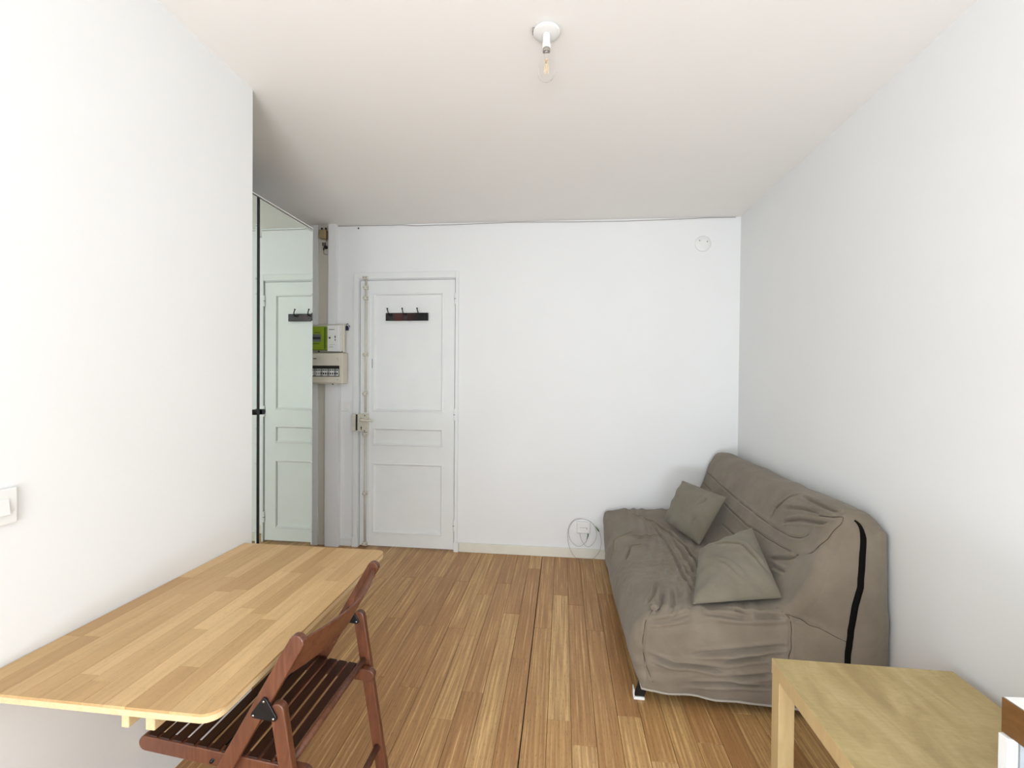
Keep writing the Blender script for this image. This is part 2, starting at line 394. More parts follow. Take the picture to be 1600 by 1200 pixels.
# closing batten beside the bolt rod
box('edge_batten', -1.572, -1.556, LY-.006, LY-.0004, .02, 2.160, MD, d, .002)
for z in (2.015, 1.092, .205):
    h = lathe('door_hinge', [(.0065, -.045), (.0085, -.040), (.0085, .040), (.0065, .045), (.003, .049)], (-.8535, LY-.006, z), MD, d, 12)
    lathe('hinge_pin', [(.0092, -.002), (.0092, .002)], (-.8535, LY-.006, z), MDK, h, 12)
# bolt rod with its guides, lock case, handle, keeper
rod = tube('bolt_rod', [(-1.592, LY-.012, .03), (-1.592, LY-.012, .92)], .0085, MIV, d, 12)
tube('bolt_rod', [(-1.592, LY-.012, 1.10), (-1.592, LY-.012, 2.175)], .0085, MIV, d, 12)
for z in (2.112, 2.028, 1.570, 1.252, .922, .440, .030):
    g = box('rod_guide', -1.612, -1.572, LY-.026, LY-.0003, z-.015, z+.015, MIV, d, .005, 3)
    for sx in (-1.608, -1.577): lathe('screw', [(.0032, -.0275), (.0032, -.024)], (sx, LY, z), MDK, g, 8, 'Y')
g = box('rod_keeper', -1.615, -1.570, YB-.040, YB-.0185, 2.176, 2.200, MIV, d, .004)
for sx in (-1.604, -1.582): lathe('screw', [(.0035, -.042), (.0035, -.039)], (sx, YB, 2.19), MDK, g, 8, 'Y')
lk = box('lock_case', -1.652, -1.562, LY-.032, LY-.0005, .945, 1.088, MIV, d, .003)
box('lock_keeper', -1.698, -1.668, YB-.042, YB-.0185, .947, 1.088, MIV, d, .003)
box('latch_bolt', -1.667, -1.653, YB-.030, YB-.0185, .953, 1.082, MDK, d)
for x, z in ((-1.588, 1.074), (-1.590, .952)): lathe('screw', [(.0045, -.036), (.0045, -.031)], (x, LY, z), MDK, lk, 8, 'Y')
bm = bmesh.new(); capsule_bar(bm, (-1.615, LY-.036, .998), (-1.615, LY-.036, .948), .026, .006, up=(0, 1, 0)); from_bm('key_plate', bm, MIV, lk)
bm = bmesh.new(); capsule_bar(bm, (-1.615, LY-.0405, .985), (-1.615, LY-.0405, .972), .011, .002, up=(0, 1, 0)); bx(bm, -1.6175, -1.6125, LY-.0412, LY-.0395, .958, .978); from_bm('keyhole', bm, MDK, lk)
hd = lathe('door_handle', [(.016, -.045), (.016, -.032)], (-1.612, LY, 1.042), MIV, d, 20, 'Y')
tube('lever', smooth_path([(-1.612, LY-.044, 1.042), (-1.612, LY-.066, 1.042), (-1.600, LY-.070, 1.041), (-1.55, LY-.070, 1.038), (-1.508, LY-.066, 1.036)], 5), .0085, MIV, hd, 12)
box('peephole_slot', -1.5405, -1.5375, LY-.0075, LY-.0062, 1.462, 1.535, MDK, d)

# coat rack screwed to the door
r = empty('coat_rack', (-1.25, LY, 1.84), 'dark reddish-black coat rack with three hooks on the white door', 'coat rack')
def rackmat():
    n = N('dark_red_lacquer'); n.set(.25, 0, .5); f = n.noise(n.mapping((9, 1, .5)), 1.3, 1)
    sx = n.new('SeparateXYZ'); n.l(n.tc.outputs['Object'], sx.inputs[0]); g = n.math('ADD', n.math('MULTIPLY', sx.outputs[0], 2.8), .5)
    k_, r_ = lin((24, 20, 25)), lin((70, 20, 20))
    n.base(n.ramp(g, [(0, k_), (.07, lin((44, 20, 22))), (.16, k_), (.24, r_), (.40, r_), (.47, k_), (.56, lin((58, 20, 24))), (.68, lin((40, 20, 26))), (.78, k_)])); return n.m
box('backboard', -1.425, -1.073, LY-.016, LY-.0005, 1.842, 1.904, rackmat(), r, .002)
for x in (-1.385, -1.262, -1.140):
    tube('hook', smooth_path([(x, LY-.017, 1.885), (x-.001, LY-.040, 1.888), (x-.006, LY-.052, 1.908), (x-.012, LY-.050, 1.930)], 5), .0042, MBK, r, 10)
    h = lathe('hook_tip', [(.001, -.007), (.005, -.005), (.007, 0), (.005, .005), (.001, .007)], (x-.0125, LY-.0497, 1.934), MBK, r, 12)

# ------------------------------------------------------------------ mirrored wardrobe
XM = -1.668
w = empty('mirrored_wardrobe', (-1.9, 2.32, 0), 'tall white built-in wardrobe with mirrored doors in the left alcove', 'wardrobe')
box('side_panel', XA+.004, XM-.024, 2.824, 2.842, 0, 2.372, MPL, w); box('side_panel', XA+.004, XM-.024, 1.815, 1.833, 0, 2.372, MPL, w)
box('top_panel', XA+.004, XM-.002, 1.815, 2.842, 2.3725, 2.380, MPL, w, .001); box('plinth', XA+.03, XM-.05, 1.834, 2.823, 0, .06, MPL, w)
box('back_panel', XA+.004, XA+.012, 1.834, 2.823, .06, 2.372, MPL, w)
for (a, b, lab) in ((1.817, 2.289, 'far-left mirrored door'), (2.307, 2.836, 'mirrored door nearest the entrance door')):
    dr = box('wardrobe_door', XM-.022, XM-.0045, a, b, .012, 2.366, MBK, w, .001)
    bm = bmesh.new(); prev = None
    for ins, dx in ((0, -.0042), (0, -.0014), (.017, 0)):
        R = [bm.verts.new((XM+dx, y, z)) for y, z in ((a+ins, .013+ins), (b-ins, .013+ins), (b-ins, 2.365-ins), (a+ins, 2.365-ins))]
        if prev:
            for i in range(4): bm.faces.new((prev[i], prev[(i+1) % 4], R[(i+1) % 4], R[i]))
        prev = R
    bm.faces.new(prev); from_bm('mirror_pane', bm, MMI, dr)
box('door_gap', XM-.020, XM+.0012, 2.290, 2.306, .012, 2.366, MBK, w)
for (ya, yb, s) in ((2.260, 2.289, -1), (2.307, 2.336, 1)):
    out = []
    n = 8; cy = ya if s > 0 else yb
    yc = (yb-.014) if s > 0 else (ya+.014)
    out = [(cy, 1.172)]+[(yc+s*.014*math.sin(math.pi*k/n), 1.187-.015*math.cos(math.pi*k/n)) for k in range(n+1)]+[(cy, 1.202)]
    h = prism('door_pull', out, 'X', XM+.0006, XM+.016, MBK, w, .001)

# ------------------------------------------------------------------ electrics beside the door
mb = empty('meter_board', (-1.92, YB, 1.70), 'white board with lime green meter and white main switch, above the fuse box', 'electric meter')
BY = YB-.046
box('backplate', -2.0328, -1.7500, BY-.022, BY-.0005, 1.5818, 1.8087, MPLI, mb, .003)
gm = box('meter_case', -2.0328, -1.8682, BY-.090, BY-.0225, 1.5992, 1.7855, MGR, mb, .006, 3)
box('display_bezel', -2.0086, -1.9089, BY-.0925, BY-.0905, 1.6632, 1.7244, MSC, gm, .001); box('display', -1.9796, -1.9118, BY-.094, BY-.0928, 1.6826, 1.7020, MSC2, gm)
box('green_cover', -1.8837, -1.8692, BY-.0905, BY-.089, 1.6050, 1.7777, MGRD, gm)
box('label_strip', -1.9941, -1.9215, BY-.0915, BY-.0903, 1.6467, 1.6516, MSC2, gm); box('label_strip', -1.9650, -1.9147, BY-.0915, BY-.0903, 1.7331, 1.7379, MSC2, gm)
ms = box('main_switch', -1.8634, -1.7650, BY-.080, BY-.0225, 1.5876, 1.7952, MPL, mb, .004)
box('switch_plate', -1.8537, -1.7985, BY-.086, BY-.0805, 1.6632, 1.7137, MPL, ms, .002)
box('button', -1.8440, -1.8315, BY-.0885, BY-.0865, 1.6885, 1.7020, MDK, ms); box('button', -1.8063, -1.7927, BY-.084, BY-.0806, 1.6943, 1.7117, MDK, ms); box('button', -1.8063, -1.7927, BY-.084, BY-.0806, 1.6729, 1.6856, MRED, ms)
box('label_strip', -1.8489, -1.8024, BY-.0812, BY-.0803, 1.7593, 1.7641, MGRD, ms); box('label_strip', -1.8392, -1.7956, BY-.0812, BY-.0803, 1.6400, 1.6424, MBR, ms); box('label_strip', -1.8440, -1.8102, BY-.0812, BY-.0803, 1.6225, 1.6249, MSC2, ms)
for x in (-1.965, -1.768): lathe('screw', [(.006, -.026), (.006, -.022)], (x, BY, 1.591), MDK, mb, 10, 'Y')
fb = empty('fuse_box', (-1.92, YB, 1.45), 'ivory fuse box with a row of breakers behind a window', 'fuse box')
box('casing', -2.0426, -1.7300, BY-.085, BY-.0005, 1.3317, 1.5759, MPLI, fb, .006, 3); box('cover', -2.0378, -1.7480, BY-.098, BY-.0855, 1.3395, 1.5701, MPLI, fb, .005, 3)
box('window_recess', -2.0234, -1.7497, BY-.100, BY-.0985, 1.3877, 1.4746, MDK, fb)
k = 0
for i in range(14):
    x = -2.018+i*.0189
    br = box('breaker', x, x+.0176, BY-.106, BY-.1005, 1.394, 1.449, MPL if i % 3 else MBR, fb, .001)
    box('toggle', x+.005, x+.0132, BY-.112, BY-.1063, 1.404, 1.420, MDK if i > 5 else MBR, br, .001)
    box('terminal_label', x+.002, x+.016, BY-.1068, BY-.1062, 1.432, 1.446, MSC, br)
box('label_strip', -1.9704, -1.9415, BY-.0988, BY-.0982, 1.5267, 1.5325, MDK, fb)
for x, z in ((-1.766, 1.530), (-1.766, 1.365)): lathe('screw', [(.004, -.0995), (.004, -.098)], (x, BY, z), MBR, fb, 10, 'Y')
lathe('cable_gland', [(.006, -.008), (.006, 0)], (-1.8306, BY-.05, 1.3317), MDK, fb, 10)
# navy key fob hanging on a hook beside the meter
kf = empty('navy_fob', (-1.76, YB, 1.78), 'small navy blue fob hanging beside the white meter board', 'key fob')
prism('fob_body', [(-1.781, 1.766), (-1.753, 1.766), (-1.751, 1.787), (-1.760, 1.802), (-1.772, 1.803), (-1.781, 1.795)], 'Y', YB-.022, YB-.006, MBL, kf, .002)
tube('loop', smooth_path([(-1.766, YB-.014, 1.802), (-1.770, YB-.014, 1.815), (-1.762, YB-.014, 1.822), (-1.757, YB-.014, 1.812), (-1.750, YB-.012, 1.800), (-1.744, YB-.012, 1.806), (-1.747, YB-.008, 1.788)], 4), .0018, MDK, kf, 6)
tube('hook', [(-1.762, YB-.0003, 1.826), (-1.762, YB-.016, 1.822)], .002, MCH, kf, 6)
kf.location.x += .012
# junction box and connectors up in the recess
jb = empty('junction_box', (-1.9460, YB, 2.5460), 'beige junction box under the ceiling left of the door', 'junction box')
jy = YB-.0125
box('box_body', -1.9740, -1.9180, jy-.045, jy-.0003, 2.5080, 2.5780, MBE, jb, .003); box('box_lid', -1.9720, -1.9200, jy-.050, jy-.0455, 2.5110, 2.5750, MBE, jb, .002)
for x in (-1.9640, -1.9300): lathe('cable_gland', [(.006, 0), (.006, .022)], (x, jy-.02, 2.5780), MBK, jb, 10)
tube('cable', smooth_path([(-1.9300, jy-.02, 2.5980), (-1.9190, jy-.03, 2.5920), (-1.9165, jy-.032, 2.5560), (-1.9170, jy-.03, 2.4860)], 6), .0028, MBK, jb, 8)
cn = empty('cable_connector', (-1.9460, YB, 2.4460), 'black cable connectors with a loop of cable below the beige junction box', 'connector')
box('plate', -1.9620, -1.9220, jy-.012, jy-.0003, 2.4340, 2.4600, MBR, cn, .002)
for x in (-1.9560, -1.9380): tube('plug', [(x, jy-.016, 2.4560), (x, jy-.016, 2.4820)], .0048, MBK, cn, 8)
lathe('terminal', [(.001, -.032), (.012, -.030), (.014, -.013)], (-1.9305, jy, 2.4420), MBK, cn, 14, 'Y')
tube('plug', [(-1.9500, jy-.016, 2.4380), (-1.9500, jy-.016, 2.4180)], .005, MBK, cn, 8)
tube('cable', smooth_path([(-1.9500, jy-.016, 2.4200), (-1.9480, jy-.016, 2.3910), (-1.9360, jy-.016, 2.386), (-1.9180, jy-.016, 2.382)], 6), .0022, MCBD, cn, 8)
# switches, cover plate, fibre socket, nail
def wall_switch(name, x0, x1, y, z0, z1, label):
    o = empty(name, ((x0+x1)/2, y, (z0+z1)/2), label, 'light switch')
    box('switch_plate', x0, x1, y-.009, y-.0005, z0, z1, MPL, o, .003, 3); m = (x0+x1)/2, (z0+z1)/2; q = (x1-x0)*.27
    box('rocker', m[0]-q, m[0]+q, y-.012, y-.0092, m[1]-q, m[1]+q, MPL, o, .0015); return o
wall_switch('light_switch', -1.809, -1.733, YB, 1.106, 1.184, 'small white square light switch under the fuse box beside the door')
ls = empty('light_switch', (XL, .92, 1.06), 'large white light switch on the left wall above the table', 'light switch')
box('switch_plate', XL+.0004, XL+.0105, .872, .960, 1.016, 1.104, MPL, ls, .004, 3)
pr_ = [(XL+.011, 1.040), (XL+.018, 1.042), (XL+.0135, 1.078), (XL+.011, 1.080)]
prism('rocker', [(x, z) for x, z in pr_], 'Y', .894, .940, MPL, ls, .001)
cp = empty('ceiling_point_cover', (1.03, YB, 2.404), 'round white cover plate high on the back wall near the right corner', 'cover plate')
lathe('cover_disc', [(.058, -.0005), (.0585, -.005), (.055, -.008), (.02, -.0095), (.001, -.0097)], (1.031, YB, 2.404), MPL, cp, 40, 'Y')
for x, z in ((1.005, 2.426), (1.060, 2.417)): lathe('screw', [(.005, -.0105), (.005, -.008)], (x, YB, z), MBR, cp, 12, 'Y')
tag(lathe('nail', [(.006, -.006), (.007, -.003), (.002, -.0004)], (-1.665, YB, 2.598), MDK, None, 10, 'Y'), 'small dark nail in the back wall under the ceiling above the door', 'nail')
fs = empty('fibre_socket', (.169, YB, .24), 'white fibre-optic socket low on the back wall ringed by loose cable', 'wall socket')
box('socket_body', .118, .220, YB-.024, YB-.0005, .197, .283, MPL, fs, .003); box('socket_lid', .122, .216, YB-.028, YB-.0245, .201, .279, MPL, fs, .002)
for i, x in enumerate((.142, .155, .166, .178, .190)): box('printed_mark', x, x+.007, YB-.0286, YB-.0279, .240-(i == 4)*.010, .2445, MBR, fs)
def ring(cx, cz, rx, rz, a0, a1, y0, y1, n=36):
    return [(cx+rx*math.cos(math.radians(a0+(a1-a0)*i/n)), y0+(y1-y0)*i/n, cz+rz*math.sin(math.radians(a0+(a1-a0)*i/n))) for i in range(n+1)]
fc = empty('fibre_cable', (.18, YB, .12), 'thin white fibre cable coiled in loops around the low wall socket', 'cable')
tube('cable', smooth_path([(.196, YB-.034, .165), (.192, YB-.032, .142), (.160, YB-.032, .108), (.125, YB-.031, .098), (.080, YB-.030, .130), (.058, YB-.029, .18), (.060, YB-.028, .235), (.088, YB-.028, .285),
     (.135, YB-.030, .308), (.180, YB-.031, .308), (.222, YB-.030, .292), (.250, YB-.028, .262)], 6), .0013, MCBD, fc, 6)
tube('cable', smooth_path([(.143, YB-.012, .196), (.146, YB-.030, .170), (.165, YB-.033, .130), (.196, YB-.034, .100), (.225, YB-.034, .108), (.258, YB-.033, .150), (.268, YB-.032, .205), (.250, YB-.031, .262),
     (.215, YB-.033, .296), (.150, YB-.034, .313), (.095, YB-.033, .300), (.055, YB-.032, .240), (.050, YB-.034, .150), (.075, YB-.040, .060), (.120, YB-.050, .010), (.175, YB-.055, .0035),
     (.235, YB-.050, .012), (.285, YB-.040, .060), (.303, YB-.034, .120), (.300, YB-.032, .180), (.285, YB-.031, .228)], 6), .0013, MCBD, fc, 6)
tube('connector', [(.258, YB-.029, .258), (.274, YB-.030, .236), (.285, YB-.031, .222)], [.0022, .0045, .0045], MLED, fc, 8)
tube('connector', [(.205, YB-.012, .196), (.203, YB-.026, .178), (.197, YB-.032, .158)], [.0045, .004, .002], MLED, fc, 8)
# thin cable along the ceiling
pts = []
rc = random.Random(3)
for i in range(34):
    x = -1.98+i*(3.24/33); pts.append((x, YB-.006-.004*rc.random(), ceil_z(x)-.006-.010*abs(math.sin(x*2.1+.8))*(1 if -1.2 < x < 1 else .3)))
tag(tube('ceiling_cable', smooth_path(pts, 4), .0022, MCBD, None, 6), 'thin cable running along the top of the back wall under the ceiling', 'cable')

# ------------------------------------------------------------------ ceiling lamp
cz = ceil_z(-.068); LPX, LPY = -.068, 1.585
lp = empty('bare_bulb_lamp', (LPX, LPY, cz), 'bare clear bulb in a white holder on a round ceiling rose', 'ceiling lamp')
lathe('ceiling_rose', [(.046, -.012), (.047, -.016), (.044, -.019), (.030, -.0205), (.001, -.021)], (LPX, LPY, cz), MPL, lp, 36)
box('mounting_bracket', LPX-.012, LPX+.012, LPY-.02, LPY+.046, cz-.0115, cz-.0005, MPL, lp, .001)
box('terminal_block', LPX-.050, LPX-.030, LPY-.012, LPY+.010, cz-.014, cz-.0005, MCBD, lp, .002)
lathe('lamp_holder', [(.0125, -.0212), (.0135, -.024), (.0135, -.050), (.0145, -.052), (.0150, -.068), (.0135, -.071)], (LPX, LPY, cz), MPL, lp, 24)
lathe('bulb_cap', [(.0125, -.0712), (.0128, -.082), (.0110, -.084)], (LPX, LPY, cz), MCBD, lp, 24)
bp = [(.0112, -.083), (.0125, -.090), (.017, -.102), (.024, -.118), (.0285, -.134), (.0298, -.147), (.028, -.161), (.0225, -.173), (.013, -.180), (.001, -.183)]
lathe('glass_bulb', bp, (LPX, LPY, cz), MGL, lp, 32)
lathe('stem', [(.006, -.085), (.0055, -.100), (.003, -.112), (.002, -.124)], (LPX, LPY, cz), MGL, lp, 12)
for k in range(6):
    a = math.pi*2*k/6+.3; tube('filament', [(LPX+.004*math.cos(a), LPY+.004*math.sin(a), cz-.110), (LPX+.008*math.cos(a+.5), LPY+.008*math.sin(a+.5), cz-.155)], .0009, MFI, lp, 6)

# ------------------------------------------------------------------ coffee table (bottom right)
def side_table():
    t = empty('coffee_table', (.975, 1.30, 0), 'square birch-effect coffee table with thick legs in front of the sofa', 'coffee table')
    x0, x1, y0, y1, z1, w = .708, 1.258, 1.036, 1.586, .450, .05
    box('table_top', x0, x1, y0, y1, z1-w, z1, MBI, t, .0012, 1)
    for (a, b) in ((x0, y0), (x1-w, y0), (x0, y1-w), (x1-w, y1-w)):
        box('leg', a+.0005, a+w-.0005, b+.0005, b+w-.0005, 0, z1-w-.0003, MBIE, t, .0012, 1)
    # lighter edge banding round the slab
    e = .0009
    box('edge_band', x0-e, x0-.0001, y0, y1, z1-w+.001, z1-.0015, MBIE, t); box('edge_band', x0, x1, y0-e, y0-.0001, z1-w+.001, z1-.0015, MBIE, t)
    box('edge_band', x0, x1, y1+.0001, y1+e, z1-w+.001, z1-.0015, MBIE, t)
    return t
side_table()

# ------------------------------------------------------------------ small cupboard cut by the right edge of the frame
def cupboard():
    t = empty('side_cupboard', (1.08, .75, 0), 'white cupboard with a thick brown wood edge, cut off by the right frame edge', 'cupboard')
    a = math.radians(4); c = Vector((.883, 1.0, 0)); Mx = Matrix.Translation(c) @ Matrix.Rotation(a, 4, 'Z')
    def b(name, x0, x1, y0, y1, z0, z1, m, bev=.001):
        bm = bmesh.new(); bx(bm, x0, x1, y0, y1, z0, z1, bev, 2, Mx); return from_bm(name, bm, m, t)
    b('worktop', .003, .395, -.50, 0, .6805, .7475, MOAK); b('worktop_laminate', .0045, .394, -.499, -.001, .748, .7505, MPL, .0006)
    b('edge_band', 0, .0028, -.50, -.0005, .681, .7495, MOAK, .0005)
    b('corner_post', -.008, .012, -.022, -.002, 0, .680, MPL, .002); b('corner_post', .375, .392, -.022, -.002, 0, .680, MPL, .002)
    b('side_panel', .0125, .020, -.49, -.023, .02, .680, plain('shaded_white_panel', (188, 198, 204), .4)); b('back_panel', .013, .374, -.018, -.010, .02, .680, MPL)  # bluish shading of the white side is put into the panel colour
    b('bottom_panel', .021, .374, -.49, -.023, .02, .036, MPL)
    b('side_ledge', -.082, -.009, -.16, -.002, .588, .601, MPL, .002); b('ledge_bracket', -.030, -.009, -.010, -.003, .54, .587, MPL, .001)
cupboard()

# ------------------------------------------------------------------ wall table
def wall_table():
    z1, th = .672, .020
    x0, x1, y0, y1 = -1.3425, -.716, .852, 1.764
    t = empty('wall_table', (-1.03, 1.30, 0), 'oiled beech drop-leaf table fixed to the left wall', 'table')
    top = prism('table_top', [(x0, y0)]+[(x1-.036+.036*math.sin(k*math.pi/16), y0+.036-.036*math.cos(k*math.pi/16)) for k in range(9)]+[(x1-.036+.036*math.cos(k*math.pi/16), y1-.036+.036*math.sin(k*math.pi/16)) for k in range(9)]+[(x0, y1)], 'Z', z1-th, z1-.0062, MBEL, t, .001)
    n = 12; w = (x1-x0)/n; r = random.Random(11)
    for i in range(n):
        a, b = x0+i*w, x0+(i+1)*w; ys = [y0]; y = y0+r.uniform(.05, .42)
        while y < y1-.07: ys.append(y); y += r.uniform(.24, .46)
        ys.append(y1)
        for j in range(len(ys)-1):
            p, q = ys[j], ys[j+1]; g = .00018
            A, B, Pp, Q = a+g, b-g, p+(g if j else 0), q-(g if j < len(ys)-2 else 0)
            if i == n-1: B = x1
            R = .036; out = []
            if i == n-1 and j == 0: out += [(A, Pp)]+[(x1-R+R*math.sin(k*math.pi/16), y0+R-R*math.cos(k*math.pi/16)) for k in range(9)]
            else: out += [(A, Pp), (B, Pp)]
            if i == n-1 and j == len(ys)-2: out += [(x1-R+R*math.cos(k*math.pi/16), y1-R+R*math.sin(k*math.pi/16)) for k in range(9)]+[(A, Q)]
            else: out += [(B, Q), (A, Q)]
            o = prism('stave', out, 'Z', z1-.006, z1, MBEE, top, .0004)
    # folding support under the top and the rail on the wall
    box('wall_rail', XL+.0008, XL+.022, y0+.05, y1-.05, z1-th-.046, z1-th-.0005, MBEL, t, .002)
    box('apron', -.888, -.866, y0+.012, y1-.06, z1-th-.036, z1-th-.0005, MBEL, t, .002)
    box('support_stop', -.944, -.926, y0+.010, y0+.075, z1-th-.034, z1-th-.0005, MBEL, t, .002)
    box('support_bracket', XL+.023, -.945, 1.29, 1.312, z1-th-.034, z1-th-.0005, MBEL, t, .002)
    bar('support_arm', (XL+.014, 1.301, .18), (-.955, 1.301, z1-th-.052), .034, .020, (0, 1, 0), MBEL, t)
    box('wall_bracket', XL+.0008, XL+.034, y0-.004, y0+.034, z1-th-.016, z1-th-.0005, MOAK, t, .001)
wall_table()

# ------------------------------------------------------------------ folding chair
def folding_chair():
    t = empty('folding_chair', (-.80, 1.19, 0), 'reddish-brown wooden folding chair with a dark slatted seat tucked under the table', 'chair')
    ya, yb = .985, 1.408
    def px(z): return -.606-(.768-z)*.578          # front posts
    def rx(z): return -.567-z*.157                 # rear legs
    for y, s in ((ya, -1), (yb, 1)):
        bar('leg', (px(0), y, .004), (px(.772), y, .775), .037, .019, (0, 1, 0), MCHR, t)
        bar('leg', (rx(0)+.002, y, .003), (rx(.612), y, .612), .036, .019, (0, 1, 0), MCHR, t)
        # triangular hinge plate on the outer side with three screws
        yy = y-.0135
        P0, P1, P2 = (px(.618)+.004, .620), (px(.590)-.006, .585), (rx(.583)-.006, .581)
        cx, cz_ = (P0[0]+P1[0]+P2[0])/3, (P0[1]+P1[1]+P2[1])/3; out = []
        pts = [P0, P1, P2]
        ang = [math.atan2(q[1]-cz_, q[0]-cx) for q in pts]
        for q, a in sorted(zip(pts, ang), key=lambda k: k[1]):
            for d in (-.9, -.45, 0, .45, .9): out.append((q[0]+.0075*math.cos(a+d), q[1]+.0075*math.sin(a+d)))
        hp = prism('hinge_plate', out, 'Y', yy-.0015, yy+.0035, MBK, t, .001)
        for q in pts: lathe('screw', [(.0032, -.0030), (.0024, -.0038), (.0008, -.0040)], (q[0], yy, q[1]), MCH, hp, 12, 'Y')
    # curved back panel bowed away from the sitter
    n = 28; vs = []; fs = []
    for i in range(n+1):
        v = i/n; y = ya+.011+(yb-ya-.022)*v; bow = .046*math.sin(math.pi*v)**.9
        for (z, o) in ((.758, .0), (.758, .010), (.655, .010), (.655, .0)):
            vs.append((px(z)+bow+o-.002, y, z))
    for i in range(n):
        for k in range(4):
            a = i*4+k; b = i*4+(k+1) % 4; fs.append((a, b, b+4, a+4))
    fs += [(3, 2, 1, 0), tuple(n*4+k for k in range(4))]
    bm = bmesh.new(); V = [bm.verts.new(v) for v in vs]
    for f in fs: bm.faces.new([V[i] for i in f])
    bmesh.ops.recalc_face_normals(bm, faces=bm.faces)
    es = [e for e in bm.edges if abs(e.verts[0].co.y-e.verts[1].co.y) > .003]
    bmesh.ops.bevel(bm, geom=es, offset=.003, segments=2, profile=.5, affect='EDGES')
    from_bm('backrest', bm, MCHR, t)
    # seat rails (sloping slightly to the back) and slats
    def sz(x): return .462-(x+1.04)*.098
    for y in (ya+.027, yb-.027):
        bar('seat_rail', (-1.048, y, sz(-1.048)), (-.594, y, sz(-.594)), .038, .022, (0, 1, 0), MCHR, t)
    for i in range(11):
        x = -1.012+i*.0338; z = sz(x)+.0205
        Mx = Matrix.Translation((x, 0, z)) @ Matrix.Rotation(math.radians(5.6), 4, 'Y')
        bm = bmesh.new(); bx(bm, -.0130, .0130, ya+.018, yb-.018, -.0026, .0026, .0012, 2, Mx); from_bm('slat', bm, MCHD, t)
    tube('front_crossbar', [(-1.03, ya+.0385, sz(-1.03)-.002), (-1.03, yb-.0385, sz(-1.03)-.002)], .009, MCHD, t, 12)
    tube('stop_rod', [(-.641, ya+.0096, .4545), (-.641, yb-.0096, .4545)], .0095, MCHR, t, 12)
    tube('rear_rod', [(rx(.17), ya+.0096, .170), (rx(.17), yb-.0096, .170)], .0105, MCHR, t, 12)
    tube('front_rod', [(px(.16), ya+.0096, .160), (px(.16), yb-.0096, .160)], .0105, MCHR, t, 12)
    tube('seat_pivot', [(-.845, ya+.0096, sz(-.845)-.004), (-.845, yb-.0096, sz(-.845)-.004)], .0045, MBK, t, 8)
folding_chair()
